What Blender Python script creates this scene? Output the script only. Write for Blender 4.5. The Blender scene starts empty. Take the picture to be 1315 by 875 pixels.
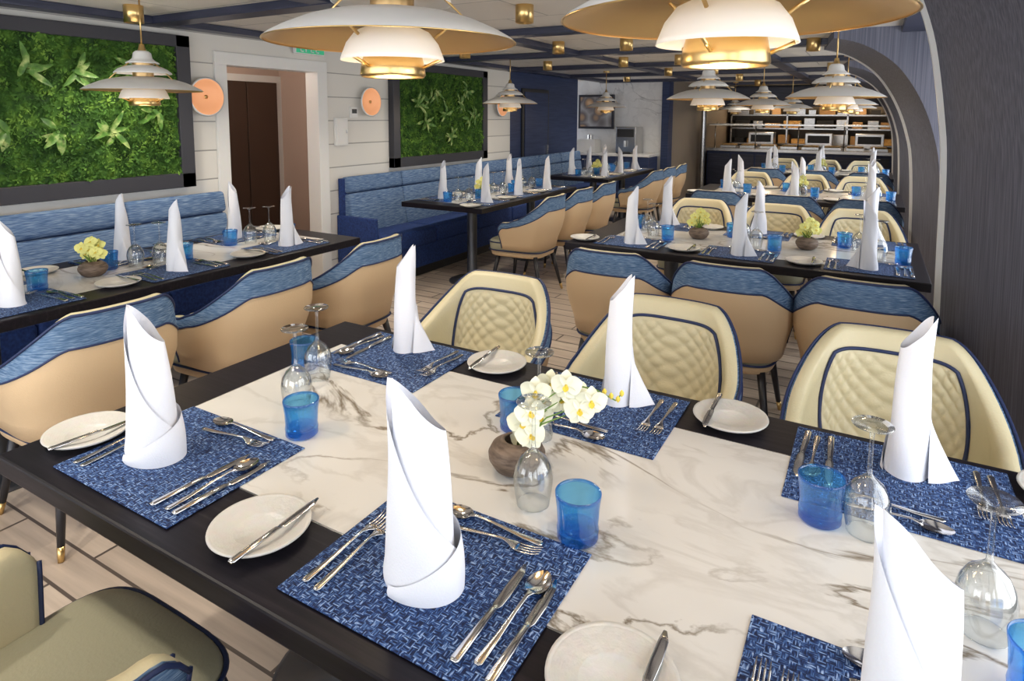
import bpy, bmesh, math, random
from mathutils import Vector, Matrix, Euler
random.seed(7)
sc=bpy.context.scene
try:
    sc.view_settings.view_transform='Standard'
    sc.view_settings.exposure=0.0
except Exception: pass
PI=math.pi
# ------------------------------------------------------------ materials
def newmat(name):
    m=bpy.data.materials.new(name); m.use_nodes=True
    nt=m.node_tree; b=nt.nodes['Principled BSDF']
    return m,nt,b
def simple(name,col,rough=.5,metal=0,spec=None,bump=None,emit=None,es=1,coat=0,sheen=0):
    m,nt,b=newmat(name)
    b.inputs['Base Color'].default_value=(*col,1); b.inputs['Roughness'].default_value=rough
    b.inputs['Metallic'].default_value=metal
    if spec is not None: b.inputs['Specular IOR Level'].default_value=spec
    if coat: b.inputs['Coat Weight'].default_value=coat
    if sheen: b.inputs['Sheen Weight'].default_value=sheen
    if emit:
        b.inputs['Emission Color'].default_value=(*emit,1); b.inputs['Emission Strength'].default_value=es
    tc=nt.nodes.new('ShaderNodeTexCoord'); n=nt.nodes.new('ShaderNodeTexNoise'); n.inputs['Scale'].default_value=bump[0] if bump else 25
    n.inputs['Detail'].default_value=4
    nt.links.new(tc.outputs['Object'],n.inputs['Vector'])
    mx=nt.nodes.new('ShaderNodeMix'); mx.data_type='RGBA'; mx.blend_type='MULTIPLY'; mx.inputs[0].default_value=.12
    mx.inputs[6].default_value=(*col,1); nt.links.new(n.outputs['Color'],mx.inputs[7])
    if not bump or len(bump)<3: mx.inputs[0].default_value=.05
    nt.links.new(mx.outputs[2],b.inputs['Base Color'])
    if bump:
        bp=nt.nodes.new('ShaderNodeBump'); bp.inputs['Strength'].default_value=bump[1]; bp.inputs['Distance'].default_value=.01
        nt.links.new(n.outputs['Fac'],bp.inputs['Height']); nt.links.new(bp.outputs['Normal'],b.inputs['Normal'])
    return m
def ramp(nt,stops):
    r=nt.nodes.new('ShaderNodeValToRGB'); e=r.color_ramp.elements
    e[0].position=stops[0][0]; e[0].color=(*stops[0][1],1)
    e[1].position=stops[-1][0]; e[1].color=(*stops[-1][1],1)
    for p,c in stops[1:-1]:
        x=e.new(p); x.color=(*c,1)
    return r
def streak(name,stops,scale,rough=.6,bump=.3,detail=4,coord='Object',ns=1.0,spec=None):
    m,nt,b=newmat(name)
    tc=nt.nodes.new('ShaderNodeTexCoord'); mp=nt.nodes.new('ShaderNodeMapping'); mp.inputs['Scale'].default_value=scale
    n=nt.nodes.new('ShaderNodeTexNoise'); n.inputs['Scale'].default_value=ns; n.inputs['Detail'].default_value=detail
    nt.links.new(tc.outputs[coord],mp.inputs[0]); nt.links.new(mp.outputs[0],n.inputs['Vector'])
    r=ramp(nt,stops); nt.links.new(n.outputs['Fac'],r.inputs[0]); nt.links.new(r.outputs[0],b.inputs['Base Color'])
    b.inputs['Roughness'].default_value=rough
    if spec is not None: b.inputs['Specular IOR Level'].default_value=spec
    if bump:
        bp=nt.nodes.new('ShaderNodeBump'); bp.inputs['Strength'].default_value=bump; bp.inputs['Distance'].default_value=.002
        nt.links.new(n.outputs['Fac'],bp.inputs['Height']); nt.links.new(bp.outputs['Normal'],b.inputs['Normal'])
    return m
def brick(name,c1,c2,cm,w,h,mort,rough=.5,bump=.3,rot=0,noise=0,coord='Object',bias=0):
    m,nt,b=newmat(name)
    tc=nt.nodes.new('ShaderNodeTexCoord'); mp=nt.nodes.new('ShaderNodeMapping'); mp.inputs['Rotation'].default_value=(0,0,rot)
    t=nt.nodes.new('ShaderNodeTexBrick')
    t.inputs['Color1'].default_value=(*c1,1);t.inputs['Color2'].default_value=(*c2,1);t.inputs['Mortar'].default_value=(*cm,1)
    t.inputs['Scale'].default_value=1;t.inputs['Mortar Size'].default_value=mort;t.inputs['Brick Width'].default_value=w;t.inputs['Row Height'].default_value=h
    t.inputs['Mortar Smooth'].default_value=.1; t.inputs['Bias'].default_value=bias
    nt.links.new(tc.outputs[coord],mp.inputs[0]); nt.links.new(mp.outputs[0],t.inputs['Vector'])
    out=t.outputs['Color']
    if noise:
        n=nt.nodes.new('ShaderNodeTexNoise'); mp2=nt.nodes.new('ShaderNodeMapping'); mp2.inputs['Scale'].default_value=(2,30,2)
        nt.links.new(tc.outputs[coord],mp2.inputs[0]); nt.links.new(mp2.outputs[0],n.inputs['Vector']); n.inputs['Scale'].default_value=1; n.inputs['Detail'].default_value=5
        mx=nt.nodes.new('ShaderNodeMix'); mx.data_type='RGBA'; mx.blend_type='OVERLAY'; mx.inputs[0].default_value=noise
        nt.links.new(out,mx.inputs[6]); nt.links.new(n.outputs['Fac'],mx.inputs[7]); out=mx.outputs[2]
    nt.links.new(out,b.inputs['Base Color']); b.inputs['Roughness'].default_value=rough
    bp=nt.nodes.new('ShaderNodeBump'); bp.inputs['Strength'].default_value=bump; bp.inputs['Distance'].default_value=.003; bp.invert=True
    nt.links.new(t.outputs['Fac'],bp.inputs['Height']); nt.links.new(bp.outputs['Normal'],b.inputs['Normal'])
    return m
def weave_mat(name,cell=.0115):
    m,nt,b=newmat(name)
    tc=nt.nodes.new('ShaderNodeTexCoord')
    ck=nt.nodes.new('ShaderNodeTexChecker'); ck.inputs['Scale'].default_value=1/cell
    fl=nt.nodes.new('ShaderNodeVectorMath'); fl.operation='MULTIPLY'; fl.inputs[1].default_value=(1,1,0)
    nt.links.new(tc.outputs['Object'],fl.inputs[0]); 
    ad=nt.nodes.new('ShaderNodeVectorMath'); ad.operation='ADD'; ad.inputs[1].default_value=(0,0,cell*.5); nt.links.new(fl.outputs[0],ad.inputs[0])
    nt.links.new(ad.outputs[0],ck.inputs['Vector'])
    def nz(sx,sy):
        mp=nt.nodes.new('ShaderNodeMapping'); mp.inputs['Scale'].default_value=(sx,sy,1)
        n=nt.nodes.new('ShaderNodeTexNoise'); n.inputs['Scale'].default_value=1; n.inputs['Detail'].default_value=1
        nt.links.new(fl.outputs[0],mp.inputs[0]); nt.links.new(mp.outputs[0],n.inputs['Vector']); return n
    n1=nz(60,340); n2=nz(340,60)
    mx=nt.nodes.new('ShaderNodeMix'); nt.links.new(ck.outputs['Fac'],mx.inputs[0]); nt.links.new(n1.outputs['Fac'],mx.inputs[2]); nt.links.new(n2.outputs['Fac'],mx.inputs[3])
    r=ramp(nt,[(.38,(.004,.010,.045)),(.49,(.012,.038,.14)),(.57,(.05,.12,.31)),(.70,(.32,.44,.68))]); nt.links.new(mx.outputs[0],r.inputs[0])
    nt.links.new(r.outputs[0],b.inputs['Base Color']); b.inputs['Roughness'].default_value=.7; b.inputs['Specular IOR Level'].default_value=.3
    bp=nt.nodes.new('ShaderNodeBump'); bp.inputs['Strength'].default_value=.5; bp.inputs['Distance'].default_value=.002
    nt.links.new(mx.outputs[0],bp.inputs['Height']); nt.links.new(bp.outputs['Normal'],b.inputs['Normal'])
    return m
def marble_mat(name,scale=1.0,base=(.80,.79,.76),vein=(.36,.33,.28),rough=.12):
    m,nt,b=newmat(name)
    tc=nt.nodes.new('ShaderNodeTexCoord'); mp=nt.nodes.new('ShaderNodeMapping'); mp.inputs['Rotation'].default_value=(0.2,0.3,.55); mp.inputs['Scale'].default_value=(scale*1.0,scale*2.1,scale)
    nt.links.new(tc.outputs['Object'],mp.inputs[0])
    def vein_mask(sc_,dist,width,seed):
        n=nt.nodes.new('ShaderNodeTexNoise'); n.inputs['Scale'].default_value=sc_; n.inputs['Detail'].default_value=7; n.inputs['Distortion'].default_value=dist; n.inputs['Roughness'].default_value=.55
        ad=nt.nodes.new('ShaderNodeVectorMath'); ad.operation='ADD'; ad.inputs[1].default_value=(seed,seed*.7,0)
        nt.links.new(mp.outputs[0],ad.inputs[0]); nt.links.new(ad.outputs[0],n.inputs['Vector'])
        s=nt.nodes.new('ShaderNodeMath'); s.operation='SUBTRACT'; s.inputs[1].default_value=.5; nt.links.new(n.outputs['Fac'],s.inputs[0])
        a=nt.nodes.new('ShaderNodeMath'); a.operation='ABSOLUTE'; nt.links.new(s.outputs[0],a.inputs[0])
        r=nt.nodes.new('ShaderNodeMapRange'); r.inputs[1].default_value=0; r.inputs[2].default_value=width; r.inputs[3].default_value=1; r.inputs[4].default_value=0
        nt.links.new(a.outputs[0],r.inputs[0]); return r.outputs[0]
    v1=vein_mask(1.3,.9,.020,3.1); v2=vein_mask(2.6,.6,.045,8.3)
    cl=nt.nodes.new('ShaderNodeTexNoise'); cl.inputs['Scale'].default_value=1.6; nt.links.new(mp.outputs[0],cl.inputs['Vector'])
    rc=nt.nodes.new('ShaderNodeMapRange'); rc.inputs[1].default_value=.40; rc.inputs[2].default_value=.60; nt.links.new(cl.outputs['Fac'],rc.inputs[0])
    m1=nt.nodes.new('ShaderNodeMath'); m1.operation='MULTIPLY'; nt.links.new(v1,m1.inputs[0]); nt.links.new(rc.outputs[0],m1.inputs[1])
    m2=nt.nodes.new('ShaderNodeMath'); m2.operation='MULTIPLY'; m2.inputs[1].default_value=.16; nt.links.new(v2,m2.inputs[0])
    sm=nt.nodes.new('ShaderNodeMath'); sm.operation='MAXIMUM'; nt.links.new(m1.outputs[0],sm.inputs[0]); nt.links.new(m2.outputs[0],sm.inputs[1])
    rb=ramp(nt,[(.3,tuple(c*.90 for c in base)),(.6,base)]); nt.links.new(cl.outputs['Fac'],rb.inputs[0])
    mx=nt.nodes.new('ShaderNodeMix'); mx.data_type='RGBA'; nt.links.new(sm.outputs[0],mx.inputs[0]); nt.links.new(rb.outputs[0],mx.inputs[6]); mx.inputs[7].default_value=(*vein,1)
    nt.links.new(mx.outputs[2],b.inputs['Base Color']); b.inputs['Roughness'].default_value=rough
    return m
def thinglass(name,tint,edgetint,gloss=.04,edge=.5,body=None,bodyfac=0):
    m,nt,b=newmat(name); nt.nodes.remove(b); out=nt.nodes['Material Output']
    t=nt.nodes.new('ShaderNodeBsdfTransparent')
    g=nt.nodes.new('ShaderNodeBsdfGlossy'); g.inputs['Roughness'].default_value=.03; g.inputs[0].default_value=(1,1,1,1)
    lw=nt.nodes.new('ShaderNodeLayerWeight'); lw.inputs[0].default_value=.5
    r=nt.nodes.new('ShaderNodeMapRange'); r.inputs[3].default_value=gloss; r.inputs[4].default_value=edge
    pw=nt.nodes.new('ShaderNodeMath'); pw.operation='POWER'; pw.inputs[1].default_value=2.2
    nt.links.new(lw.outputs['Facing'],pw.inputs[0]); nt.links.new(pw.outputs[0],r.inputs[0])
    cm=nt.nodes.new('ShaderNodeMix'); cm.data_type='RGBA'; cm.inputs[6].default_value=(*tint,1); cm.inputs[7].default_value=(*edgetint,1)
    nt.links.new(pw.outputs[0],cm.inputs[0]); nt.links.new(cm.outputs[2],t.inputs[0])
    mx=nt.nodes.new('ShaderNodeMixShader'); nt.links.new(r.outputs[0],mx.inputs[0])
    base=t.outputs[0]
    if body:
        d=nt.nodes.new('ShaderNodeBsdfTranslucent'); d.inputs[0].default_value=(*body,1)
        m0=nt.nodes.new('ShaderNodeMixShader'); m0.inputs[0].default_value=bodyfac
        nt.links.new(base,m0.inputs[1]); nt.links.new(d.outputs[0],m0.inputs[2]); base=m0.outputs[0]
    nt.links.new(base,mx.inputs[1]); nt.links.new(g.outputs[0],mx.inputs[2]); nt.links.new(mx.outputs[0],out.inputs[0])
    return m
M={}
M['tan']=simple('leather_tan',(.66,.48,.29),.5,bump=(180,.15))
M['cream']=simple('leather_cream',(.64,.57,.37),.42,bump=(150,.12))
M['seat']=simple('leather_seat_olive',(.38,.365,.26),.45,bump=(150,.12))
M['navy']=simple('navy_piping',(.012,.025,.09),.5)
M['denim']=streak('denim_fabric',[(.3,(.05,.10,.20)),(.5,(.11,.19,.32)),(.72,(.26,.35,.48))],(30,30,380),.9,.25,2,spec=.15)
M['denim_b']=streak('denim_bench',[(.3,(.05,.10,.22)),(.5,(.12,.20,.36)),(.72,(.28,.38,.53))],(20,14,260),.9,.25,2,spec=.15)
M['blueseat']=streak('navy_seat_fabric',[(.3,(.008,.025,.12)),(.7,(.02,.06,.24))],(60,60,60),.8,.3)
M['legdark']=simple('leg_dark',(.02,.02,.025),.35)
M['brass']=simple('brass',(.75,.52,.22),.28,1)
M['brassdark']=simple('brass_shade',(.62,.42,.20),.34,.8)
M['steel']=simple('stainless',(.55,.55,.55),.25,1)
M['cutlery']=simple('polished_cutlery',(.66,.65,.65),.14,1)
M['gunmetal']=simple('pedestal_metal',(.10,.105,.12),.35,.7)
M['dwood']=streak('dark_table_wood',[(.3,(.004,.0035,.007)),(.6,(.010,.008,.013)),(.8,(.026,.021,.027))],(4,90,60),.42,.15,spec=.22)
M['marble']=marble_mat('table_marble',1.1,(.70,.69,.66),(.20,.165,.12),.12)
M['wmarble']=marble_mat('wall_marble',.9,(.80,.80,.80),(.40,.40,.41),.25)
M['napkin']=simple('napkin_linen',(.84,.86,.93),.85,bump=(300,.12),sheen=.2)
M['mat']=weave_mat('placemat_weave')
M['plate']=simple('speckled_plate',(.64,.63,.60),.35,bump=(60,.25,1))
M['glass']=thinglass('clear_glass',(.97,.98,.98),(.48,.52,.54),.07,.8)
M['blueglass']=thinglass('blue_glass',(.52,.82,.98),(.10,.42,.85),.05,.5,(.25,.6,.95),.12)
M['bluebase']=thinglass('blue_glass_rim',(.26,.62,.95),(.03,.22,.68),.06,.5,(.1,.45,.9),.2)
M['white']=simple('lamp_white',(.86,.85,.82),.35)
M['vase']=streak('vase_brown',[(.3,(.07,.045,.03)),(.7,(.22,.16,.12))],(30,30,160),.6,.8)
M['petal']=simple('orchid_petal',(.90,.89,.70),.6)
M['petalg']=simple('orchid_petal_green',(.80,.78,.26),.6)
M['petaly']=simple('orchid_lip',(.80,.62,.08),.6)
M['stem']=simple('stem_green',(.16,.28,.05),.6)
M['leaf']=streak('fern_leaf',[(.3,(.03,.10,.015)),(.5,(.09,.22,.03)),(.72,(.48,.56,.22))],(18,18,18),.5,.2)
M['moss']=streak('moss',[(.3,(.006,.03,.003)),(.5,(.025,.085,.007)),(.7,(.09,.20,.02))],(14,14,14),.9,1.0,6)
M['mossleaf']=streak('moss_leaflet',[(.3,(.012,.055,.004)),(.5,(.05,.145,.012)),(.72,(.18,.33,.04))],(9,9,9),.8,0,3)
M['frame']=simple('panel_frame_dark',(.035,.035,.045),.4)
M['greywood']=streak('grey_wood',[(.3,(.105,.110,.150)),(.5,(.145,.152,.200)),(.72,(.20,.208,.265))],(120,120,1.2),.7,.1,5,spec=.2)
M['navywood']=streak('navy_beam',[(.3,(.02,.025,.05)),(.6,(.035,.04,.075)),(.75,(.06,.065,.11))],(3,3,60),.4,.1)
M['ceil']=brick('ceiling_panels',(.68,.64,.59),(.64,.60,.55),(.36,.34,.32),.60,.60,.006,.6,.3)
M['floor']=brick('plank_tiles',(.56,.47,.39),(.42,.345,.285),(.10,.08,.07),.90,.13,.006,.30,.25,noise=.45)
M['trimw']=simple('white_trim',(.84,.84,.82),.45)
M['elev']=simple('lift_door_bronze',(.10,.065,.05),.35,.5)
M['beige']=simple('corridor_beige',(.60,.47,.40),.6)
M['copper']=simple('sconce_copper',(.78,.38,.20),.4,.2,emit=(1,.42,.18),es=.40)
M['glow']=simple('lamp_glow',(1,.8,.5),.5,emit=(1,.70,.34),es=6)
M['glowb']=simple('lamp_bowl_glow',(.86,.84,.80),.4,emit=(1,.80,.55),es=.14)
M['green']=simple('exit_green',(.05,.40,.2),.5,emit=(.05,.6,.3),es=.3)
M['navywall']=streak('navy_wall',[(.3,(.012,.025,.08)),(.7,(.03,.05,.13))],(3,3,60),.5,.1)
M['black']=simple('black_plastic',(.02,.02,.022),.4)
M['backwall']=simple('galley_wall',(.26,.22,.18),.5,bump=(8,.1,1))
M['warmwood']=simple('warm_shelf',(.50,.30,.14),.5,bump=(20,.1,1))
M['food']=streak('bread_basket',[(.3,(.45,.2,.05)),(.6,(.75,.5,.2)),(.8,(.8,.3,.1))],(30,30,30),.6,.6)
def panelwall():
    m,nt,b=newmat('white_shiplap'); tc=nt.nodes.new('ShaderNodeTexCoord'); s=nt.nodes.new('ShaderNodeSeparateXYZ')
    nt.links.new(tc.outputs['Object'],s.inputs[0])
    a=nt.nodes.new('ShaderNodeMath'); a.operation='DIVIDE'; a.inputs[1].default_value=.21; nt.links.new(s.outputs['Z'],a.inputs[0])
    f=nt.nodes.new('ShaderNodeMath'); f.operation='FRACT'; nt.links.new(a.outputs[0],f.inputs[0])
    r=ramp(nt,[(0,(.32,.31,.30)),(.03,(.38,.37,.35)),(.05,(.76,.74,.69)),(1,(.78,.76,.71))]); nt.links.new(f.outputs[0],r.inputs[0])
    nt.links.new(r.outputs[0],b.inputs['Base Color']); b.inputs['Roughness'].default_value=.45
    bp=nt.nodes.new('ShaderNodeBump'); bp.inputs['Distance'].default_value=.01; bp.inputs['Strength'].default_value=.5
    nt.links.new(r.outputs[0],bp.inputs['Height']); nt.links.new(bp.outputs['Normal'],b.inputs['Normal']); return m
M['panel']=panelwall()
def artmat():
    m,nt,b=newmat('food_picture'); tc=nt.nodes.new('ShaderNodeTexCoord'); n=nt.nodes.new('ShaderNodeTexVoronoi'); n.inputs['Scale'].default_value=5
    nt.links.new(tc.outputs['Object'],n.inputs['Vector']); r=ramp(nt,[(0,(.85,.7,.5)),(.3,(.5,.3,.15)),(.5,(.15,.13,.13)),(1,(.5,.5,.5))])
    nt.links.new(n.outputs['Distance'],r.inputs[0]); nt.links.new(r.outputs[0],b.inputs['Base Color']); return m
M['art']=artmat()
# ------------------------------------------------------------ mesh builder
class MB:
    def __init__(s): s.v=[];s.f=[];s.m=[];s.sm=[];s.mats=[]
    def mi(s,k):
        if k not in s.mats: s.mats.append(k)
        return s.mats.index(k)
    def add(s,vs,fs,mat,smooth=True,X=None):
        o=len(s.v)
        for p in vs:
            p=Vector(p); s.v.append(X@p if X is not None else p)
        k=None if isinstance(mat,list) else s.mi(mat)
        for i,f in enumerate(fs):
            s.f.append([j+o for j in f]); s.m.append(k if k is not None else s.mi(mat[i])); s.sm.append(smooth)
    def box(s,lo,hi,mat,bevel=0,X=None,seg=2,smooth=False):
        bm=bmesh.new(); bmesh.ops.create_cube(bm,size=1)
        for v in bm.verts:
            v.co=Vector([lo[i]+(v.co[i]+.5)*(hi[i]-lo[i]) for i in range(3)])
        if bevel: bmesh.ops.bevel(bm,geom=bm.edges[:],offset=bevel,segments=seg,affect='EDGES',profile=.5)
        bm.verts.index_update()
        s.add([v.co.copy() for v in bm.verts],[[v.index for v in f.verts] for f in bm.faces],mat,smooth or bool(bevel and seg>2),X); bm.free()
    def lathe(s,prof,mat,seg=24,c=(0,0,0),X=None,smooth=True):
        vs=[];fs=[];n=len(prof);ms=[]
        for r,z in [(p[0],p[1]) for p in prof]:
            for j in range(seg):
                a=2*PI*j/seg; vs.append((c[0]+r*math.cos(a),c[1]+r*math.sin(a),c[2]+z))
        for i in range(n-1):
            for j in range(seg):
                k=(j+1)%seg; fs.append([i*seg+j,i*seg+k,(i+1)*seg+k,(i+1)*seg+j]); ms.append(prof[i][2] if len(prof[i])>2 else mat)
        s.add(vs,fs,ms,smooth,X)
    def cyl(s,r,z0,z1,mat,c=(0,0),seg=20,r2=None,X=None):
        r2=r if r2 is None else r2
        s.lathe([(0.0001,z0),(r,z0),(r2,z1),(0.0001,z1)],mat,seg,(c[0],c[1],0),X,False)
    def tube(s,pts,rad,mat,seg=8,cyc=False,X=None,caps=True):
        pts=[Vector(p) for p in pts]; n=len(pts); vs=[];fs=[]
        rads=rad if isinstance(rad,list) else [rad]*n
        prev=None
        for i,p in enumerate(pts):
            if cyc: t=(pts[(i+1)%n]-pts[i-1])
            else: t=pts[min(i+1,n-1)]-pts[max(i-1,0)]
            t.normalize()
            if prev is None:
                a=Vector((0,0,1)) if abs(t.z)<.9 else Vector((1,0,0)); u=t.cross(a).normalized()
            else: u=(prev-t*prev.dot(t)).normalized()
            prev=u; w=t.cross(u)
            for j in range(seg):
                a=2*PI*j/seg; vs.append(p+(u*math.cos(a)+w*math.sin(a))*rads[i])
        for i in range(n if cyc else n-1):
            for j in range(seg):
                k=(j+1)%seg; i2=(i+1)%n; fs.append([i*seg+j,i*seg+k,i2*seg+k,i2*seg+j])
        if caps and not cyc: fs.append(list(range(seg))[::-1]); fs.append([(n-1)*seg+j for j in range(seg)])
        s.add(vs,fs,mat,True,X)
    def loft(s,secs,mat,seg=10,X=None):
        vs=[];fs=[];n=len(secs)
        for x,y,z,w,h in secs:
            for j in range(seg):
                a=2*PI*j/seg; vs.append((x+w*math.cos(a),y,z+h*math.sin(a)))
        for i in range(n-1):
            for j in range(seg):
                k=(j+1)%seg; fs.append([i*seg+j,i*seg+k,(i+1)*seg+k,(i+1)*seg+j])
        fs.append(list(range(seg))[::-1]); fs.append([(n-1)*seg+j for j in range(seg)])
        s.add(vs,fs,mat,True,X)
    def grid(s,fn,nu,nv,mat,smooth=True,X=None):
        vs=[fn(i/nu,j/nv) for i in range(nu+1) for j in range(nv+1)]
        fs=[]
        for i in range(nu):
            for j in range(nv):
                fs.append([i*(nv+1)+j,(i+1)*(nv+1)+j,(i+1)*(nv+1)+j+1,i*(nv+1)+j+1])
        s.add(vs,fs,mat,smooth,X)
    def mesh(s,name,thick=0):
        me=bpy.data.meshes.new(name); me.from_pydata([tuple(v) for v in s.v],[],s.f)
        for k in s.mats: me.materials.append(M[k])
        me.polygons.foreach_set('material_index',s.m); me.polygons.foreach_set('use_smooth',s.sm)
        bm=bmesh.new(); bm.from_mesh(me); bmesh.ops.remove_doubles(bm,verts=bm.verts,dist=1e-5)
        bmesh.ops.recalc_face_normals(bm,faces=bm.faces)
        bm.to_mesh(me); bm.free(); me.update(); return me
def obj(name,me,loc=(0,0,0),rz=0,scale=1,parent=None):
    if isinstance(me,MB): me=me.mesh(name)
    o=bpy.data.objects.new(name,me); o.location=loc; o.rotation_euler=(0,0,rz)
    o.scale=(scale,)*3 if not hasattr(scale,'__len__') else scale
    sc.collection.objects.link(o)
    if parent: o.parent=parent
    return o
def sstep(a,b,x):
    t=max(0,min(1,(x-a)/(b-a))); return t*t*(3-2*t)
# ------------------------------------------------------------ chair (front = +y)
def chair_mesh():
    b=MB()
    def plan(phi,sc_):
        a=abs(phi); sg=1 if phi>=0 else -1
        if a<=90:
            r=math.radians(a); x=.285*math.sin(r)**.74; y=-.265*math.cos(r)**.74
        else: x=.285; y=(a-90)/30*.15
        return sg*x*sc_, y*sc_
    def top(phi):
        a=abs(phi); t=max(0,min(1,(a-30)/72)); z=.865-.225*(t*t*(3-2*t)*.7+t*.3)
        if a>108: z-=.05*((a-108)/12)**2
        return z
    def P(phi,z,off):
        s0=.84+.16*sstep(.38,.62,z)-.10*sstep(.64,.87,z)*(1-sstep(75,100,abs(phi)))
        x,y=plan(phi,s0)
        x2,y2=plan(phi+.5,s0); x1,y1=plan(phi-.5,s0)
        tx,ty=x2-x1,y2-y1; l=math.hypot(tx,ty) or 1; nx,ny=-ty/l,tx/l
        y-=.070*max(0,(z-.5)/.36)*(1-sstep(50,95,abs(phi)))
        return Vector((x+nx*off,y+ny*off,z))
    sgn=-1 if (P(0,.6,.05).y<P(0,.6,0).y) else 1
    N=56; phis=[-120+240*i/N for i in range(N+1)]
    th=.05
    bandf=lambda ph:.120-.070*sstep(40,100,abs(ph))
    secs=[]
    for ph in phis:
        t=top(ph); band=bandf(ph); z0=.40
        rows=[]
        zb=t-band
        for k in range(5): rows.append((z0+(zb-z0)*k/4,0,'tan'))
        rows[4]=(zb,0,'denim')
        for k in range(1,4): rows.append((zb+(t-.012-zb)*k/3,0,'denim'))
        rows.append((t-.003,.010,'cream')); rows.append((t,.025,'cream')); rows.append((t-.004,.041,'cream'))
        for k in range(6):
            rows.append((t-.015-(t-.015-z0)*k/5,th,'cream'))
        secs.append([(P(ph,z,o*sgn),m) for z,o,m in rows])
    nr=len(secs[0]); vs=[p for s_ in secs for p,_ in s_]; fs=[];ms=[]
    for i in range(N):
        for j in range(nr):
            k=(j+1)%nr
            fs.append([i*nr+j,(i+1)*nr+j,(i+1)*nr+k,i*nr+k]); ms.append(secs[i][j][1] if j<nr-1 else 'tan')
    fs.append([j for j in range(nr)]); ms.append('cream'); fs.append([N*nr+j for j in range(nr)][::-1]); ms.append('cream')
    b.add(vs,fs,ms,True)
    b.tube([P(ph,top(ph)-.006,-.001*sgn)for ph in phis],.005,'navy',6)
    b.tube([P(ph,top(ph)-bandf(ph),-.0005*sgn)for ph in phis],.004,'navy',6)
    for sg in (-1,1):
        b.tube([P(sg*120,.41+(top(120)-.41)*k/6,.0) for k in range(7)],.005,'navy',6)
        b.tube([P(sg*120,.41+(top(120)-.41)*k/6,th*sgn) for k in range(7)],.005,'navy',6)
    def q(u,v,extra=0):
        U=2*u-1;V=2*v-1
        U2=U*(1-.10*abs(V)**4-.14*(1+V)/2); V2=V*(1-.10*abs(U)**4)
        ph=U2*54; z=.63+V2*.17
        x0=U2*.21; a=x0/.046; c=z/.053
        qq=(abs(math.sin(PI*(a+c)))*abs(math.sin(PI*(a-c))))**.5
        e=1-max(abs(U),abs(V))**10
        return P(ph,z,sgn*(th+.001+e*(.006+.009*qq)+extra))
    b.grid(lambda u,v:q(u,v),72,54,'cream')
    bd=[(k/20,0) for k in range(20)]+[(1,k/16) for k in range(16)]+[(1-k/20,1) for k in range(20)]+[(0,1-k/16) for k in range(16)]
    b.tube([q(u,v,.003) for u,v in bd],.006,'navy',6,cyc=True)
    def seat(zlist):
        S=48
        vs=[];fs=[]
        for (z,scl) in zlist:
            for k in range(S):
                a=2*PI*k/S; cx=math.copysign(abs(math.cos(a))**.45,math.cos(a)); sy=math.copysign(abs(math.sin(a))**.45,math.sin(a))
                vs.append((.225*cx*scl*(1+.07*sy),.045+.255*sy*scl,z))
        n=len(zlist)
        for i in range(n-1):
            for k in range(S):
                k2=(k+1)%S; fs.append([i*S+k,i*S+k2,(i+1)*S+k2,(i+1)*S+k])
        fs.append(list(range(S))[::-1]); fs.append([(n-1)*S+k for k in range(S)])
        return vs,fs,S
    vs,fs,S=seat([(.33,.86),(.34,.93),(.38,.97)]); b.add(vs,fs,'tan')
    vs,fs,S=seat([(.382,.96),(.39,.985),(.44,1.0),(.458,.985),(.468,.95),(.474,.8),(.476,.5),(.477,.2)]); b.add(vs,fs,'seat')
    for z in (.385,.452):
        ring=[]
        for k in range(48):
            a=2*PI*k/48; cx=math.copysign(abs(math.cos(a))**.45,math.cos(a)); sy=math.copysign(abs(math.sin(a))**.45,math.sin(a))
            ring.append((.227*cx*(1+.07*sy),.045+.258*sy,z))
        b.tube(ring,.0055,'navy',6,cyc=True)
    for sx in(-1,1):
        for y0,y1 in((-.15,-.23),(.20,.26)):
            top_=Vector((sx*.16,y0,.345)); bot=Vector((sx*.215,y1,0)); d=bot-top_
            b.tube([top_,top_+d*.5,top_+d*.86],[.02,.016,.012],'legdark',10)
            b.tube([top_+d*.86,bot],[.0125,.010],'brass',10)
    return b.mesh('dining_chair')
CH=chair_mesh()
# ------------------------------------------------------------ napkin
def napkin_mesh():
    b=MB()
    rb,rt=.062,.048
    def f(u,v):
        te=2*PI*(1.0+.72*(1-v)**1.1); th=u*te
        H=.272+.076*(math.cos(th-.3)*.5+.5)
        z=v*H; r=rb+(rt-rb)*min(1,z/.34) - .010*(1-th/te) + .0022*math.sin(3*th+z*18)*(.4+v)
        r*= 1+.10*math.cos(2*th)
        r+=.003*math.exp(-((z-.02)/.02)**2)
        r*=1-.05*math.exp(-(z/.008)**2)
        return Vector((r*math.cos(th)+.008*v*v,r*math.sin(th)*(.92-.42*v*v),z))
    b.grid(f,84,34,'napkin')
    def cuff(u,v):
        th=1.0+u*PI*1.15; z=v*(.02+.09*math.sin(u*PI*.5)**1.5)
        r=rb+.0050-.02*z/.34+.003*math.sin(v*PI); r*=1+.10*math.cos(2*th)
        return Vector((r*math.cos(th),r*math.sin(th)*(.92-.42*(z/.3)**2),z+.0005))
    b.grid(cuff,36,8,'napkin')
    return b.mesh('napkin')
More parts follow.
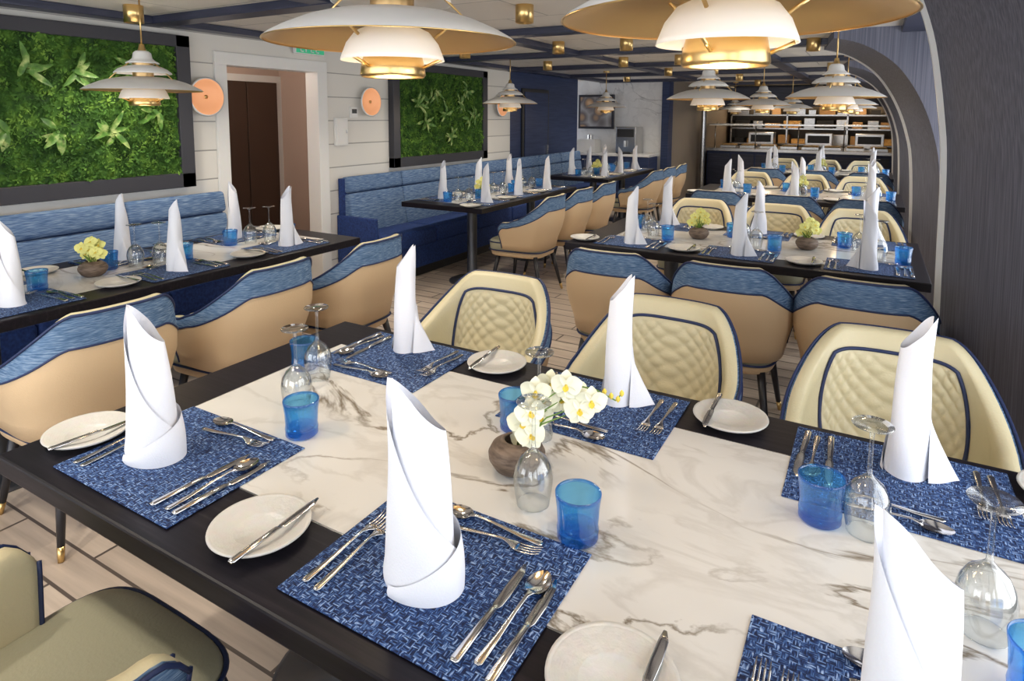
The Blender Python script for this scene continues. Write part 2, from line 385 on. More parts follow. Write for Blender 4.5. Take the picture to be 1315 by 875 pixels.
def napkin_tail_mesh():
    b=MB(); rb,rt=.051,.036
    def f(u,v):
        te=2*PI*(1.0+.55*(1-v)**1.1); th=u*te
        H=.280+.075*(math.cos(th-.2)*.5+.5)
        z=v*H; r=rb*.92+(rt-rb)*min(1,z/.34)**.8 - .008*(1-th/te) + .002*math.sin(3*th+z*20)
        return Vector((r*math.cos(th)+.006*v*v,r*math.sin(th)*(1-.38*v*v),z))
    b.grid(f,80,30,'napkin')
    for s_,o in((1,.0),(-1,.0),(.35,.012),(-.4,.02)):
        def g(u,v,s_=s_,o=o):
            z=.16*(1-v); out=.038+ (.064-o)*v**1.2*u; return Vector((out,s_*.036*(1-u)*(.3+.7*v)+.004*math.sin(u*5+v*3),max(0.001,z*(1-.15*u))))
        b.grid(g,12,14,'napkin')
    return b.mesh('napkin_fan')
NP=napkin_mesh(); NPT=napkin_tail_mesh()
# ------------------------------------------------------------ tableware
def glass_mesh():
    b=MB()
    b.lathe([(.033,0),(.0365,.02),(.0395,.045),(.040,.06),(.036,.08),(.026,.098),(.012,.110),(.005,.118),(.0040,.135),(.0038,.185),(.005,.203),(.012,.209),(.034,.2120),(.0355,.214),(.034,.2160),(.012,.2165),(.0001,.2165)],'glass',32)
    b.lathe([(.0320,0.0005),(.0355,.02),(.0385,.045),(.039,.06),(.035,.079),(.025,.096),(.011,.107),(.0001,.109)],'glass',32)
    b.lathe([(.0335,0.0003),(.0335,.0015),(.0315,.0015),(.0315,.0003)],'glass',32)
    return b.mesh('wine_glass')
def tumbler_mesh():
    b=MB()
    b.lathe([(.0001,0,'bluebase'),(.034,.0,'bluebase'),(.0385,.004,'bluebase'),(.0380,.012,'bluebase'),(.0392,.020,'blueglass'),(.0375,.030,'blueglass'),(.0385,.040,'blueglass'),(.0395,.060,'blueglass'),(.0425,.083,'bluebase'),(.0430,.089,'bluebase'),(.0418,.0905,'bluebase'),(.0405,.085,'blueglass'),(.0372,.060,'blueglass'),(.0355,.024,'bluebase'),(.030,.018,'bluebase'),(.0001,.017,'bluebase')],'blueglass',32)
    return b.mesh('blue_tumbler')
def plate_mesh():
    b=MB()
    prof=[(.0001,.0),(.055,.0),(.06,.003),(.088,.012),(.0925,.016),(.0915,.019),(.086,.0175)]
    for k in range(16):
        r=.084-.036*k/15; prof.append((r,.0165-.010*k/15+(.0018 if k%2 else 0)))
    prof+=[(.046,.0058),(.0001,.0055)]
    b.lathe(prof,'plate',48); return b.mesh('bread_plate')
def fork_mesh():
    b=MB(); c='cutlery'
    b.loft([(0,-.105,.003,.004,.0015),(0,-.10,.003,.0075,.0018),(0,-.06,.004,.006,.002),(0,0,.009,.0032,.002),(0,.03,.011,.003,.002),(0,.042,.009,.006,.0016),(0,.052,.006,.0115,.0013),(0,.062,.0045,.0125,.0012)],c)
    for k in range(4):
        x=-.0098+.00653*k
        b.loft([(x,.058,.0045,.0022,.0012),(x,.075,.0040,.0020,.0012),(x,.09,.006,.0018,.001),(x*.95,.105,.011,.0008,.0006)],c,6)
    return b.mesh('fork')
def spoon_mesh():
    b=MB(); c='cutlery'
    b.loft([(0,-.105,.003,.004,.0015),(0,-.10,.003,.0078,.0018),(0,-.06,.004,.006,.002),(0,0,.009,.0032,.002),(0,.035,.011,.003,.002),(0,.048,.0085,.006,.0014),(0,.054,.0075,.009,.001)],c)
    def bowl(u,v,dz=0):
        a=2*PI*u; r=v; y=.076+.029*r*math.cos(a); x=.0195*r*math.sin(a)*(1-.12*math.cos(a)); z=.0015+.0065*r*r
        return Vector((x,y,z+dz))
    b.grid(bowl,28,8,c); b.grid(lambda u,v:bowl(u,v,-.001),28,8,c)
    return b.mesh('spoon')
def knife_mesh():
    b=MB(); c='cutlery'
    b.loft([(0,-.115,.0045,.005,.003),(0,-.11,.0045,.0085,.004),(0,-.06,.0045,.0075,.004),(0,-.005,.0045,.006,.0038),(0,.0,.0035,.0055,.002),(.001,.01,.003,.0085,.0009),(.001,.05,.003,.0095,.0008),(.0,.09,.003,.008,.0008),(-.003,.11,.003,.003,.0007)],c)
    return b.mesh('table_knife')
GL,TU,PL,FO,SP,KN=glass_mesh(),tumbler_mesh(),plate_mesh(),fork_mesh(),spoon_mesh(),knife_mesh()
def placemat_mesh(w=.42,d=.335):
    b=MB(); b.box((-w/2,-d/2,0),(w/2,d/2,.003),'mat',.001,seg=1); return b.mesh('placemat')
PM=placemat_mesh(); PMS=placemat_mesh(.40,.30)
def merge(b,me,X):
    inv={M[k].name:k for k in M}
    b.add([v.co.copy() for v in me.vertices],[list(p.vertices) for p in me.polygons],[inv[me.materials[p.material_index].name] for p in me.polygons],True,X)
def T(x,y,z=0,rz=0): return Matrix.Translation((x,y,z))@Matrix.Rotation(rz,4,'Z')
cut=MB()
CUTS=[(FO,-.178,-.03,0),(FO,-.148,-.035,0),(KN,.128,-.03,0),(SP,.162,-.025,0),(KN,.190,-.03,0),(SP,.02,.145,PI/2),(FO,.03,.112,-PI/2+.05)]
for me,x,y,r in CUTS: merge(cut,me,T(x,y,.0045,r))
CUT=cut.mesh('cutlery_set')
ZT=.7515
def setting(cx,cy,rz,detail,nap=0,napr=None,nofs=(0,-.035),pofs=(-.345,-.07),tofs=(.16,.20),gofs=(.05,.25),plate=True,mat=None,ns=1):
    R=Matrix.Rotation(rz,4,'Z')
    def W(x,y): 
        v=R@Vector((x,y,0)); return cx+v.x,cy+v.y
    obj('placemat',mat or PM,(cx,cy,ZT),rz)
    z=ZT+.003
    nm=NPT if nap else NP
    x,y=W(*nofs); obj('napkin',nm,(x,y,z),rz+(napr if napr is not None else random.uniform(0,6)),(ns,ns,1+(ns-1)*.3))
    if detail:
        for me,a,c,r in CUTS:
            x,y=W(a+random.uniform(-.003,.003),c+random.uniform(-.008,.008)); obj(me.name,me,(x,y,z),rz+r+random.uniform(-.04,.04))
    else:
        obj('cutlery_set',CUT,(cx,cy,z-.0035),rz)
    if plate:
        x,y=W(*pofs); obj('bread_plate',PL,(x,y,ZT),rz)
        x,y=W(pofs[0]+.045,pofs[1]+.005); obj('butter_knife',KN,(x,y,ZT+.0185),rz+random.uniform(-.1,.1),.92)
    x,y=W(*tofs); obj('blue_tumbler',TU,(x,y,ZT),0)
    x,y=W(*gofs); obj('wine_glass',GL,(x,y,ZT),0)
# ------------------------------------------------------------ tables
def table(name,x0,x1,y0,y1,marble=None,ped=[]):
    b=MB(); b.box((x0,y0,.705),(x1,y1,.750),'dwood',.005)
    if marble:
        a=marble
        b.box((a[0]-.004,a[1]-.004,.748),(a[2]+.004,a[3]+.004,.7506),'steel')
        b.box((a[0],a[1],.7485),(a[2],a[3],.7512),'marble')
    for x,y in ped:
        b.lathe([(.0001,.705),(.15,.705),(.15,.692),(.05,.690),(.045,.66),(.045,.05),(.06,.03),(.20,.016),(.215,.008),(.215,0),(.0001,0)],'gunmetal',28,(x,y,0))
    return obj(name,b)
table('marble_top_dining_table',-1.70,.50,.602,1.705,(-1.53,.80,.36,1.515),[(-1.15,1.15),(0.0,1.15)])
for y0 in (3.50,6.40,9.3):
    table('marble_top_dining_table',-1.62,.27 if y0>9 else .285,y0,y0+1.10,(-1.42,y0+.18,.17,y0+.92),[(-1.1,y0+.55),(-.1,y0+.55)])
Ls=[(.72,2.96),(4.40,6.35),(7.3,9.2)]
for a,c in Ls:
    table('banquette_dining_table',-3.66,-2.80,a,c,(-3.50,a+.16,-2.96,c-.16),[(-3.16,a+.4),(-3.16,c-.4)])
setting(-1.32,.808,0,True,0,3.3,nofs=(-.06,-.028),pofs=(-.29,-.055),tofs=(.15,.212),gofs=(.02,.312))
setting(-.60,.81,0,True,0,3.3,nofs=(-.01,-.037),pofs=(-.352,-.085),tofs=(.168,.20),gofs=(.048,.25))
setting(.09,.81,0,True,0,3.1,nofs=(-.012,-.008),pofs=(-.356,-.06),tofs=(.15,.20),gofs=(.10,.31),ns=.84)
setting(-1.29,1.505,PI,True,1,PI+.35,nofs=(.02,-.08),pofs=(-.315,-.115),tofs=(.19,.195),gofs=(.10,.225))
setting(-.60,1.505,PI,True,1,PI+.2,nofs=(-.034,-.075),pofs=(-.325,-.115),tofs=(.134,.195),gofs=(.063,.205))
setting(.09,1.505,PI,True,1,PI+.1,nofs=(-.015,-.065),pofs=(-.31,-.115),tofs=(.136,.21),gofs=(.058,.21),plate=True)
for y0 in(3.5,6.4,9.3):
    for i,cx in enumerate((-1.25,-.62,.02)):
        setting(cx,y0+.205,0,False,1,random.choice([0,3]),mat=PMS,pofs=(-.30,-.06) if i else (-.295,-.06))
        setting(cx,y0+.895,PI,False,1,random.uniform(0,6),mat=PMS,pofs=(-.30,-.06),tofs=(.13,.18),plate=i<2)
def lys(a,c): return [1.16,1.85,2.54] if a<1 else [a+.36,(a+c)/2,c-.36]
for a,c in Ls:
    for cy in lys(a,c):
        setting(-2.99,cy,PI/2,False,1,random.uniform(0,6),nofs=(0,0),pofs=(-.30,-.04),tofs=(.16,.17),gofs=(.05,.21),mat=PMS)
        setting(-3.46,cy,-PI/2,False,1,random.uniform(0,6),nofs=(0,0),pofs=(-.30,-.04),tofs=(.16,.17),gofs=(.05,.21),mat=PMS)
for x in(-1.24,-.58,.10): obj('dining_chair',CH,(x,.43 if x<-1 else .40,0),0)
for x,y in((-1.30,1.965),(-.60,1.965),(.10,1.985)): obj('dining_chair',CH,(x,y,0),PI+random.uniform(-.04,.04))
for y0,xs in((3.5,(-1.12,-.55,.01)),(6.4,(-1.2,-.6,-.02)),(9.3,(-1.2,-.6,-.02))):
    for x in xs:
        obj('dining_chair',CH,(x,y0-.32,0),random.uniform(-.03,.03)); obj('dining_chair',CH,(x-.04,y0+1.40,0),PI+random.uniform(-.06,.06))
for a,c in Ls:
    for cy in ([1.20,1.89,2.56] if a<1 else lys(a,c)):
        obj('dining_chair',CH,(-2.55,cy,0),PI/2+random.uniform(-.05,.05))
# ------------------------------------------------------------ flower vase
def petal(b,X,L,W,cup,mat,nu=6,nv=6):
    def f(u,v):
        w=W*math.sin(PI*min(.98,u*.92+.06))**.7; V=2*v-1
        return Vector((V*w,u*L,cup*u*u+.25*w*V*V))
    b.grid(f,nu,nv,mat,True,X)
def orchid(b,c,n,r=.034,mat='petal'):
    z=n.normalized(); q=z.to_track_quat('Z','Y').to_matrix().to_4x4(); B=Matrix.Translation(c)@q
    for k,(L,W) in enumerate([(1,.42),(1.05,.62),(.95,.38),(.95,.38),(1.05,.62)]):
        a={0:0,1:75,2:145,3:-145,4:-75}[k]
        petal(b,B@Matrix.Rotation(math.radians(a),4,'Z'),r*L,r*W,-.006,mat)
    petal(b,B@Matrix.Rotation(PI,4,'Z')@Matrix.Rotation(.7,4,'X'),r*.45,r*.2,.004,'petaly')
    b.lathe([(.0001,-.003),(.004,0),(.0001,.006)],'petaly',8,X=B)
def vase(loc,rz,yellow=False,n=13,seed=1):
    rnd=random.Random(seed); b=MB()
    b.lathe([(.0001,0),(.034,0),(.050,.010),(.062,.030),(.063,.042),(.055,.058),(.036,.070),(.030,.073),(.027,.071),(.034,.062),(.04,.045),(.0001,.04)],'vase',36)
    if not yellow:
        heads=[(.03,.09),(.012,.115),(.05,.12),(.028,.145),(.06,.155),(.10,.155),(.075,.185),(.125,.175),(.16,.165),(.135,.145),(.105,.20),(.04,.18),(.02,.06)]
    else:
        heads=[(.0,.13),(.03,.15),(-.03,.14),(.05,.11),(-.045,.10),(.01,.17),(.0,.09),(.035,.12)]
    for i,(h,z) in enumerate(heads[:n]):
        d=rnd.uniform(-.03,.03); c=Vector((h,d,z))
        nrm=Vector((rnd.uniform(-.5,.5),-1,rnd.uniform(-.1,.6)))
        orchid(b,c,nrm,.034 if not yellow else .030,'petalg' if yellow else 'petal')
        b.tube([(0.0,0,.05),(h*.4,d*.4,z*.75),(h,d+.006,z-.002)],[.002,.0018,.0012],'stem',5)
    if not yellow:
        b.tube([(0,0,.05),(.03,0,.15),(.10,0,.20),(.17,0,.185),(.215,0,.16),(.225,0,.172)],.0018,'stem',5)
        for p in((.19,0,.18),(.205,0,.17),(.22,0,.163),(.228,0,.176)):
            b.lathe([(.0001,-.008),(.005,-.002),(.005,.003),(.0001,.009)],'petaly',8,c=p)
    else:
        for k in range(4):
            a=rnd.uniform(0,6.28); X=Matrix.Translation((0,0,.06))@Matrix.Rotation(a,4,'Z')@Matrix.Rotation(.7,4,'X'); petal(b,X,.06,.010,.01,'stem')
    return obj('orchid_vase',b,loc,rz)
YA=math.radians(29.7)
vase((-.64,1.15,ZT),YA)
for i,p in enumerate([(-3.22,1.58),(-3.22,5.06),(-3.22,7.96),(-.93,4.05),(-.3,4.05),(-.6,6.95),(-.6,9.85)]): vase((*p,ZT),YA,True,8,i+3)
# ------------------------------------------------------------ pendant lamp
def pendant_mesh():
    b=MB()
    R=.285
    b.lathe([(.095,.066),(.15,.056),(.20,.041),(.245,.021),(.275,.004),(R,-.004)],'white',56)
    b.lathe([(.093,.062),(.15,.051),(.20,.036),(.245,.016),(.273,.000),(R,-.004)],'brassdark',56)
    b.lathe([(R,-.004),(R+.001,-.006),(R-.003,-.006)],'brass',56)
    b.lathe([(.045,.128),(.085,.122),(.115,.108),(.135,.090),(.137,.084),(.134,.084),(.112,.102),(.083,.115),(.045,.120)],'white',40)
    b.lathe([(.0001,.205),(.030,.203),(.042,.192),(.047,.165),(.060,.152),(.078,.142),(.080,.137),(.06,.138),(.0001,.14)],'white',36)
    b.lathe([(.0001,.24),(.012,.238),(.016,.220),(.022,.203)],'brass',20)
    b.lathe([(.050,.14),(.050,.03),(.046,.0)],'brassdark',28)
    b.lathe([(.060,.030),(.085,.018),(.105,-.008),(.116,-.036),(.119,-.046),(.116,-.046),(.102,-.008),(.082,.014),(.060,.026)],'glowb',44)
    b.lathe([(.070,.048),(.095,.038),(.097,.034),(.070,.043)],'brass',40)
    b.lathe([(.066,-.030),(.073,-.060),(.075,-.078),(.071,-.084),(.069,-.082),(.070,-.060),(.064,-.03)],'brass',36)
    b.lathe([(.0001,-.072),(.069,-.075)],'glow',28)
    for k in range(3):
        a=k*2*PI/3+.4; c,s_=math.cos(a),math.sin(a)
        b.tube([(c*.06,s_*.06,.145),(c*.128,s_*.128,.088),(c*.165,s_*.165,.052),(c*.10,s_*.10,.005)],.004,'brass',6)
        b.tube([(c*.115,s_*.115,-.043),(c*.073,s_*.073,-.062)],.004,'brass',6)
    return b
PMESH=pendant_mesh().mesh('pendant_lamp')
CEIL=2.15
pl=[(-.975,1.15),(-.231,1.15),(-3.38,1.97),(-3.28,5.7),(-3.28,8.4),(-1.03,4.6),(-.22,4.45),(-1.05,7.3),(-.25,7.2),(-1.05,10.1),(-.25,10.0),(-2.2,12.0)]
for i,(x,y) in enumerate(pl):
    o=obj('pendant_lamp',PMESH,(x,y,1.700 if i<2 else 1.655))
    zt=CEIL-o.location.z
    c=MB(); c.tube([(0,0,.23),(0,0,zt)],.0045,'brass',6); c.cyl(.045,zt-.02,zt,'brass'); obj('cord',c,parent=o)
    if i<9:
        L=bpy.data.lights.new('bulb','POINT'); L.energy=3; L.color=(1,.76,.48); L.shadow_soft_size=.05
        lo=bpy.data.objects.new('bulb',L); lo.location=(0,0,-.13); lo.parent=o; sc.collection.objects.link(lo)
# ------------------------------------------------------------ room shell
Y0,Y1=-1.8,16.0; XL,XR=-4.2,.80
b=MB(); b.box((-6.2,Y0-.2,-.1),(XR+.2,Y1+.2,0),'floor'); obj('floor',b)
b=MB(); b.box((-6.2,Y0-.2,CEIL),(XR+.2,Y1+.2,CEIL+.1),'ceil'); obj('ceiling',b)
b=MB()
b.box((XL-.12,Y0,0),(XL,3.05,CEIL),'panel'); b.box((XL-.12,3.95,0),(XL,7.3,CEIL),'panel'); b.box((XL-.12,3.05,1.90),(XL,3.95,CEIL),'panel')
b.box((XL-.12,7.3,0),(XL,9.4,CEIL),'navywall')
obj('wall_left',b)
b=MB()
b.box((XL-.13,2.96,0),(XL+.02,3.06,1.90),'trimw',.004); b.box((XL-.13,3.94,0),(XL+.02,4.05,1.90),'trimw',.004)
b.box((XL-.13,2.96,1.89),(XL+.021,4.05,1.985),'trimw',.004); obj('trim_1',b)
b=MB(); b.box((-5.6,2.6,0),(-5.45,4.75,CEIL),'beige'); b.box((-5.45,4.6,0),(XL-.12,4.75,CEIL),'beige'); b.box((-5.45,2.6,0),(XL-.12,2.7,CEIL),'beige'); obj('wall_corridor',b)
b=MB(); b.box((-5.45,3.72,0),(-5.42,4.6,1.92),'trimw'); b.box((-5.42,3.80,0),(-5.39,4.15,1.85),'elev',.004); b.box((-5.42,4.16,0),(-5.39,4.52,1.85),'elev',.004); obj('door_1',b)
def green(y0,y1,z0,z1,seed,nplants):
    rnd=random.Random(seed); b=MB(); fw=.10
    b.box((XL,y0,z0),(XL+.07,y1,z0+fw),'frame',.004);b.box((XL,y0,z1-fw*.8),(XL+.07,y1,z1),'frame',.004)
    b.box((XL,y0,z0),(XL+.07,y0+fw,z1),'frame',.004);b.box((XL,y1-fw,z0),(XL+.07,y1,z1),'frame',.004)
    ya,yb,za,zb=y0+fw,y1-fw,z0+fw,z1-fw*.8
    from mathutils import noise
    nu=int((yb-ya)/.025); nv=int((zb-za)/.025)
    def f(u,v):
        y=ya+u*(yb-ya); z=za+v*(zb-za)
        return Vector((XL+.02+.055*(noise.noise(Vector((y*9,z*9,seed)))*.5+.5)+.02*noise.noise(Vector((y*30,z*30,1))),y,z))
    b.grid(f,nu,nv,'moss')
    n=int((yb-ya)*(zb-za)*6500)
    vs=[];fs=[]
    for i in range(n):
        y=rnd.uniform(ya,yb); z=rnd.uniform(za,zb); x=f((y-ya)/(yb-ya),(z-za)/(zb-za)).x+rnd.uniform(-.005,.02)
        s_=rnd.uniform(.006,.018); E=Euler((rnd.uniform(0,6.3),rnd.uniform(-.9,.9),rnd.uniform(-.9,.9))).to_matrix()
        o=len(vs)
        for p in((0,-s_*.45,0),(0,0,-s_),(0,s_*.45,0),(.3*s_,0,s_)): vs.append(Vector((x,y,z))+E@Vector(p))
        fs.append([o,o+1,o+2,o+3])
    b.add(vs,fs,'mossleaf',False)
    for i in range(nplants):
        cy=ya+.15+(yb-ya-.3)*((i*.618+.13*seed)%1); cz=za+.14+(zb-za-.28)*rnd.random()
        nl=rnd.randint(6,11); bias=rnd.uniform(0,6.28)
        for k in range(nl):
            a=bias+(k-nl/2)*.5+rnd.uniform(-.3,.3); L=rnd.uniform(.07,.16)
            X=Matrix.Translation((XL+.07,cy+rnd.uniform(-.03,.03),cz+rnd.uniform(-.03,.03)))@Matrix.Rotation(PI/2,4,'Y')@Matrix.Rotation(a,4,'Z')@Matrix.Rotation(rnd.uniform(.1,.6),4,'X')
            petal(b,X,L,.017,-.03,'leaf',8,4)
    obj('living_plant_wall',b)
green(.35,2.74,1.02,2.06,1,13)
green(4.87,6.63,1.00,2.06,2,10)
for y in(2.86,4.56,7.0):
    b=MB(); X=Matrix.Translation((XL,y,1.65))@Matrix.Rotation(PI/2,4,'Y')
    b.lathe([(.0001,0),(.06,0),(.06,.03),(.120,.045),(.140,.060),(.128,.068)],'trimw',40,X=X)
    b.lathe([(.128,.068),(.11,.056),(.06,.048),(.0001,.045)],'copper',40,X=X)
    b.lathe([(.0001,.010),(.014,.008),(.014,0)],'brass',16,X=X@Matrix.Translation((0,0,.045)))
    obj('wall_sconce',b)
b=MB(); b.box((XL,4.13,1.25),(XL+.03,4.28,1.50),'trimw',.004); b.box((XL+.03,4.145,1.265),(XL+.034,4.265,1.485),'white',.001); b.box((XL+.034,4.25,1.36),(XL+.04,4.258,1.39),'steel'); obj('wall_cabinet',b)
b=MB(); b.box((XL,4.33,1.50),(XL+.02,4.42,1.60),'white',.003); b.box((XL+.02,4.345,1.54),(XL+.023,4.405,1.58),'black'); obj('thermostat',b)
b=MB(); b.box((XL+.02,3.68,2.03),(XL+.05,4.0,2.10),'trimw',.003); b.box((XL+.05,3.69,2.037),(XL+.053,3.99,2.093),'green')
for k in range(4):
    y=3.73+k*.055; b.box((XL+.053,y,2.045),(XL+.055,y+.01,2.085),'white'); b.box((XL+.053,y,2.077),(XL+.055,y+.035,2.085),'white')
    if k!=1: b.box((XL+.053,y,2.045),(XL+.055,y+.035,2.053),'white')
b.box((XL,3.8,2.06),(XL+.03,3.88,CEIL),'trimw'); obj('exit_sign',b)
def bench(y0,y1):
    b=MB(); n=max(1,round((y1-y0)/.75)); w=(y1-y0)/n
    b.box((-4.18,y0,.0),(-3.70,y1,.09),'black'); b.box((-4.19,y0,.09),(-3.66,y1,.30),'blueseat',.01)
    for k in range(n):
        a=y0+k*w+.002; c=y0+(k+1)*w-.002
        b.box((-4.10,a,.30),(-3.63,c,.46),'blueseat',.025,seg=4)
        X=Matrix.Translation((-4.03,0,.44))@Matrix.Rotation(-.16,4,'Y')
        b.box((-.07,a,0),(.04,c,.38),'denim_b',.022,X=X,seg=4)
        b.box((-.06,a,.385),(.05,c,.535),'denim_b',.03,X=X,seg=4)
    b.box((-4.19,y0,.3),(-4.11,y1,.95),'blueseat')
    b.box((-4.19,y0-.03,0),(-3.72,y0,.62),'blueseat',.01); 
    obj('banquette_bench',b)
bench(.1,2.92); bench(4.16,9.35)
b=MB()
for y in(-.6,.95,2.5,4.1,5.7,7.3,8.9,10.5,12.1,13.7): b.box((XL,y-.07,CEIL-.05),(.25,y+.07,CEIL-.0005),'navywood',.004)
for x in(-4.10,-2.55,-.95,.2): b.box((x-.07,Y0,CEIL-.045),(x+.07,14.5,CEIL-.001),'navywood',.004)
obj('ceiling_beams',b)
cm=MB()
cm.lathe([(.0001,0),(.050,0),(.052,-.002),(.052,-.10),(.045,-.10),(.045,-.03),(.0001,-.03)],'brass',28)
cm.lathe([(.0001,-.04),(.044,-.042)],'glow',20)
CM=cm.mesh('downlight')
dl=[(-3.75,2.15),(-3.35,3.4),(-1.75,2.0),(-1.75,3.2),(-1.75,4.9),(-1.75,6.5),(-1.75,8.1),(-1.75,9.8),(-3.3,4.9),(-3.3,6.6),(-3.3,9.3),(-.45,5.6),(-.45,8.2),(-.5,11.2),(-1.75,11.5),(-3.2,11.5),(-2.4,.4),(-1.75,.3),(-.35,3.1),(-2.35,4.9),(-2.35,6.5),(-2.35,8.2),(-1.3,5.3),(-1.3,6.4)]
for i,(x,y) in enumerate(dl):
    o=obj('ceiling_downlight',CM,(x,y,CEIL))
    if i<18:
        L=bpy.data.lights.new('spot','SPOT'); L.energy=44; L.spot_size=2.3; L.spot_blend=1; L.color=(1,.90,.75); L.shadow_soft_size=.04
        lo=bpy.data.objects.new('spot',L); lo.location=(0,0,-.105); lo.parent=o; sc.collection.objects.link(lo)
# ------------------------------------------------------------ right wall, pillars, windows
def pillar(name,prof,y0,y1,splay=0):
    b=MB(); xs=XR
    n=len(prof); vs=[];fs=[]
    for y,dx in((y0,splay),(y1,0)):
        for x,z in prof: vs.append((min(x+dx,xs-.01),y,z))
        vs.append((xs,y,CEIL)); vs.append((xs,y,0))
    m=n+2
    for j in range(m): k=(j+1)%m; fs.append([j,k,m+k,m+j])
    fs.append(list(range(m))); fs.append([m+j for j in range(m)][::-1])
    b.add(vs,fs,'greywood',False)
    e=.016
    for (xa,za),(xb,zb) in zip(prof[:-1],prof[1:]):
        vs=[(xa-e,y1-.03,za),(xa-e,y1+.006,za),(xb-e,y1+.006,zb),(xb-e,y1-.03,zb),(xa+.02,y1-.03,za),(xa+.02,y1+.006,za),(xb+.02,y1+.006,zb),(xb+.02,y1-.03,zb)]
        b.add(vs,[[0,1,2,3],[0,4,5,1],[3,2,6,7],[0,3,7,4],[1,5,6,2]],'trimw',False)
    obj(name,b)
def smooth_prof(pr,k=4):
    out=[]; n=len(pr)
    for i in range(n-1):
        p0=pr[max(i-1,0)];p1_=pr[i];p2_=pr[i+1];p3=pr[min(i+2,n-1)]
        for j in range(k):
            t=j/k
            out.append(tuple(.5*((2*p1_[d])+(-p0[d]+p2_[d])*t+(2*p0[d]-5*p1_[d]+4*p2_[d]-p3[d])*t*t+(-p0[d]+3*p1_[d]-3*p2_[d]+p3[d])*t**3) for d in(0,1)))
    out.append(pr[-1]); return out
p1=smooth_prof([(.325,0),(.305,.75),(.29,1.3),(.265,1.55),(.215,1.85),(.155,2.05),(.11,CEIL)])
p2=smooth_prof([(.33,0),(.31,.75),(.28,1.2),(.24,1.4),(.18,1.58),(.10,1.74),(.0,1.88),(-.12,1.98),(-.25,2.05),(-.4,2.09)])+[(-.4,CEIL)]
pillar('pillar',p1,2.2,3.44,.30)
for y in(5.1,8.0,10.9): pillar('pillar',p2,y,y+.9,.12)
b=MB(); b.box((XR,Y0,0),(XR+.15,Y1,.55),'greywood'); b.box((XR,Y0,1.98),(XR+.15,Y1,CEIL),'greywood')
wy=[(Y0+.2,-.1),(.05,2.15),(3.5,5.05),(6.05,7.95),(8.95,10.85)]
e=Y0
for a,c in wy: b.box((XR,e,.55),(XR+.15,a,1.98),'greywood'); e=c
b.box((XR,e,.55),(XR+.15,Y1,1.98),'greywood'); obj('wall_right',b)
for i,(a,c) in enumerate(wy):
    b=MB()
    for lo,hi in (((XR-.01,a,.55),(XR+.06,c,.60)),((XR-.01,a,1.93),(XR+.06,c,1.98)),((XR-.01,a,.6),(XR+.06,a+.05,1.93)),((XR-.01,c-.05,.6),(XR+.06,c,1.93)),((XR-.01,(a+c)/2-.02,.6),(XR+.06,(a+c)/2+.02,1.93))): b.box(lo,hi,'trimw',.004)
    obj('window_%d'%(i+1),b)
b=MB(); b.box((-6.2,Y0-.15,0),(XR+.15,Y0,.25),'greywood'); b.box((-6.2,Y0-.15,2.05),(XR+.15,Y0,CEIL),'greywood'); b.box((-6.2,Y0-.15,.25),(-4.1,Y0,2.05),'greywood'); b.box((.6,Y0-.15,.25),(XR+.15,Y0,2.05),'greywood'); obj('wall_rear',b)
b=MB()
for x in(-4.1,-2.55,-1.0,.55): b.box((x,Y0-.1,.25),(x+.05,Y0-.02,2.05),'trimw',.004)
obj('window_6',b)
# ------------------------------------------------------------ far end
b=MB(); b.box((-6.2,9.4,0),(XL,9.5,CEIL),'navywall'); b.box((-6.2,10.55,0),(-3.10,10.7,CEIL),'wmarble'); b.box((-3.10,10.5,0),(-2.98,10.75,CEIL),'navywall'); b.box((-3.10,10.75,0),(-3.0,Y1,CEIL),'backwall')
obj('wall_serving',b)
b=MB(); b.box((-6.2,Y1,0),(XR+.15,Y1+.15,CEIL),'backwall'); obj('wall_back',b)
b=MB(); b.box((-4.62,10.50,1.30),(-3.95,10.55,1.90),'frame',.004); b.box((-4.58,10.495,1.34),(-3.99,10.50,1.86),'art'); obj('wall_picture',b)
b=MB(); b.box((-4.9,10.0,0),(-3.15,10.5,.86),'navywall',.004); b.box((-4.92,9.98,.86),(-3.13,10.5,.90),'wmarble',.004); obj('beverage_counter',b)
b=MB(); b.box((-3.75,10.08,.90),(-3.40,10.45,1.35),'steel',.01); b.box((-3.72,10.07,1.18),(-3.43,10.085,1.31),'black'); b.box((-3.70,10.0,.90),(-3.45,10.08,.93),'black'); b.cyl(.02,1.02,1.12,'steel',(-3.57,10.04)); obj('coffee_machine',b)
b=MB(); b.box((-4.5,10.15,.90),(-4.15,10.45,1.12),'white',.01); b.cyl(.05,1.12,1.2,'steel',(-4.3,10.3)); obj('beverage_dispenser',b)
b=MB(); b.box((XL,7.6,0),(XL+.03,8.4,1.9),'black',.004); b.box((XL+.03,7.65,.02),(XL+.04,8.35,1.85),'navywall'); b.box((XL+.04,8.28,.95),(XL+.07,8.31,1.1),'steel'); obj('door_2',b)
b=MB(); b.box((-2.93,13.2,.08),(.35,14.0,.84),'navywall',.004); b.box((-2.9,13.25,0),(.3,13.9,.08),'black'); b.box((-2.96,13.1,.84),(.4,14.05,.90),'steel',.006)
for k in range(7): b.box((-2.9+.46*k,13.18,.14),(-2.9+.46*k+.42,13.2,.78),'navywood')
for k in range(5):
    x=-2.8+.78*k
    b.tube([(x,13.3,.90),(x,13.3,1.32),(x,13.5,1.42)],.012,'steel',8)
b.box((-2.93,13.15,1.36),(.3,13.75,1.385),'steel'); b.box((-2.9,13.2,1.350),(.25,13.22,1.36),'glowb')
for k in range(8):
    x=-2.7+.38*k; b.box((x,13.35,.9),(x+.3,13.7,.95),'steel',.004); b.box((x+.02,13.37,.93),(x+.28,13.68,.975),'food',.01)
obj('buffet_counter',b)
b=MB()
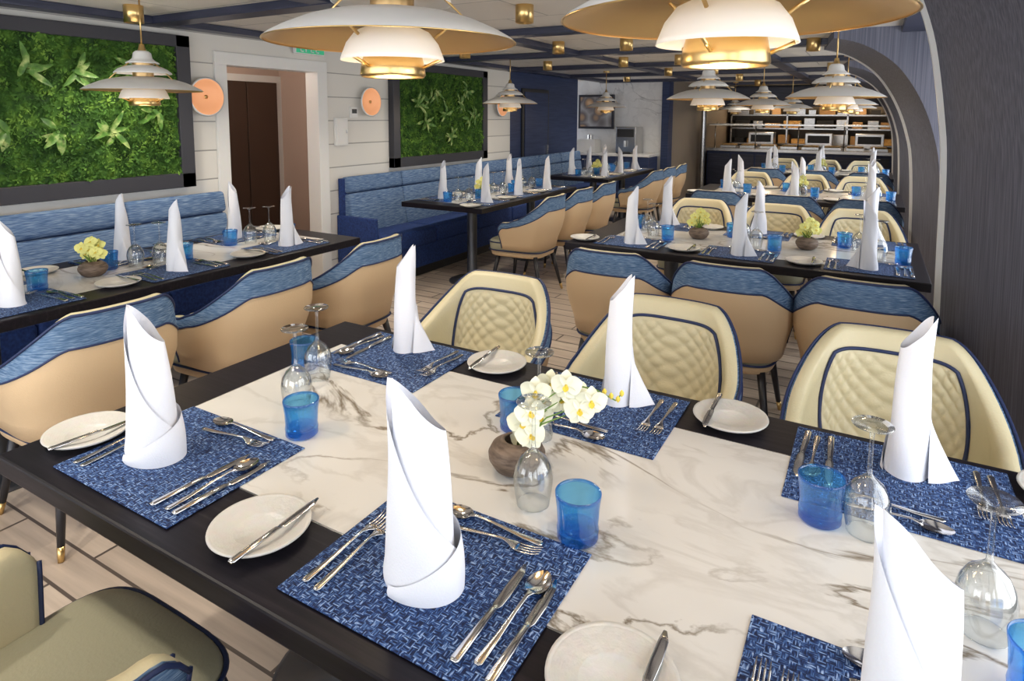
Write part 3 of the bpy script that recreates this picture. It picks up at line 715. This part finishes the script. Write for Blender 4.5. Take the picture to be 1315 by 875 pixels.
for z in(.9,1.25,1.55): b.box((-2.9,15.4,z),(.6,15.95,z+.03),'steel')
for x in(-2.9,-1.7,-.5,.57): b.box((x,15.4,0),(x+.03,15.95,1.85),'steel')
rnd=random.Random(4)
for z in(.93,1.28,1.58):
    x=-2.8
    while x<.3:
        w=rnd.uniform(.15,.35); b.box((x,15.45,z),(x+w,15.8,z+rnd.uniform(.1,.22)),rnd.choice(['warmwood','steel','steel','black','warmwood','food']),.006); x+=w+rnd.uniform(.03,.12)
b.box((-2.9,15.4,0),(.6,15.9,.85),'steel')
obj('kitchen_shelving',b)
b=MB()
for x in(-2.3,-1.2,-.3):
    b.box((x,14.2,.9),(x+.5,14.6,1.2),'steel',.01); b.box((x+.05,14.19,1.0),(x+.45,14.2,1.15),'black')
b.box((-2.6,14.15,0),(.4,14.65,.9),'steel',.005); obj('hot_kitchen_counter',b)
b=MB(); b.box((-2.95,13.0,1.72),(.5,13.1,CEIL-.06),'navywood'); b.box((-2.9,14.6,1.93),(.4,14.64,1.96),'glow'); obj('kitchen_canopy',b)
b=MB(); b.cyl(.05,0,CEIL,'steel',(0,0)); obj('steel_column',b,(-2.88,12.6,0))
for x in(-2.0,-.3):
    L=bpy.data.lights.new('kitchen_light','POINT'); L.energy=14; L.color=(1,.76,.50); L.shadow_soft_size=.1
    lo=bpy.data.objects.new('kitchen_light',L); lo.location=(x,14.9,1.95); sc.collection.objects.link(lo)
L=bpy.data.lights.new('corridor_light','POINT'); L.energy=9; L.color=(1,.82,.68); L.shadow_soft_size=.1
lo=bpy.data.objects.new('corridor_light',L); lo.location=(-4.9,3.4,1.95); sc.collection.objects.link(lo)
# ------------------------------------------------------------ daylight
w=bpy.data.worlds.new('World'); sc.world=w; w.use_nodes=True
bg=w.node_tree.nodes['Background']; bg.inputs[0].default_value=(.94,.965,1,1); bg.inputs[1].default_value=4.0
def portal(name,loc,rot,sx,sy):
    L=bpy.data.lights.new(name,'AREA'); L.shape='RECTANGLE'; L.size=sx; L.size_y=sy
    L.cycles.is_portal=True
    o=bpy.data.objects.new(name,L); o.location=loc; o.rotation_euler=rot; sc.collection.objects.link(o)
for a,c in wy: portal('daylight_portal',(XR+.1,(a+c)/2,1.265),(0,PI/2,0),1.43,c-a)
portal('daylight_portal',(-1.75,Y0-.1,1.15),(PI/2,0,0),4.7,1.8)
# ------------------------------------------------------------ camera
cam=bpy.data.cameras.new('camera'); cam.sensor_width=36; cam.lens=36*809/1315; cam.shift_y=-200/1315; cam.clip_start=.02
co=bpy.data.objects.new('camera',cam); sc.collection.objects.link(co)
R=Matrix.Rotation(math.radians(29.7),4,'Z')@Matrix.Rotation(math.radians(90-6.3),4,'X')@Matrix.Rotation(math.radians(.3),4,'Z')
co.matrix_world=Matrix.Translation((0,0,1.53))@R
sc.camera=co
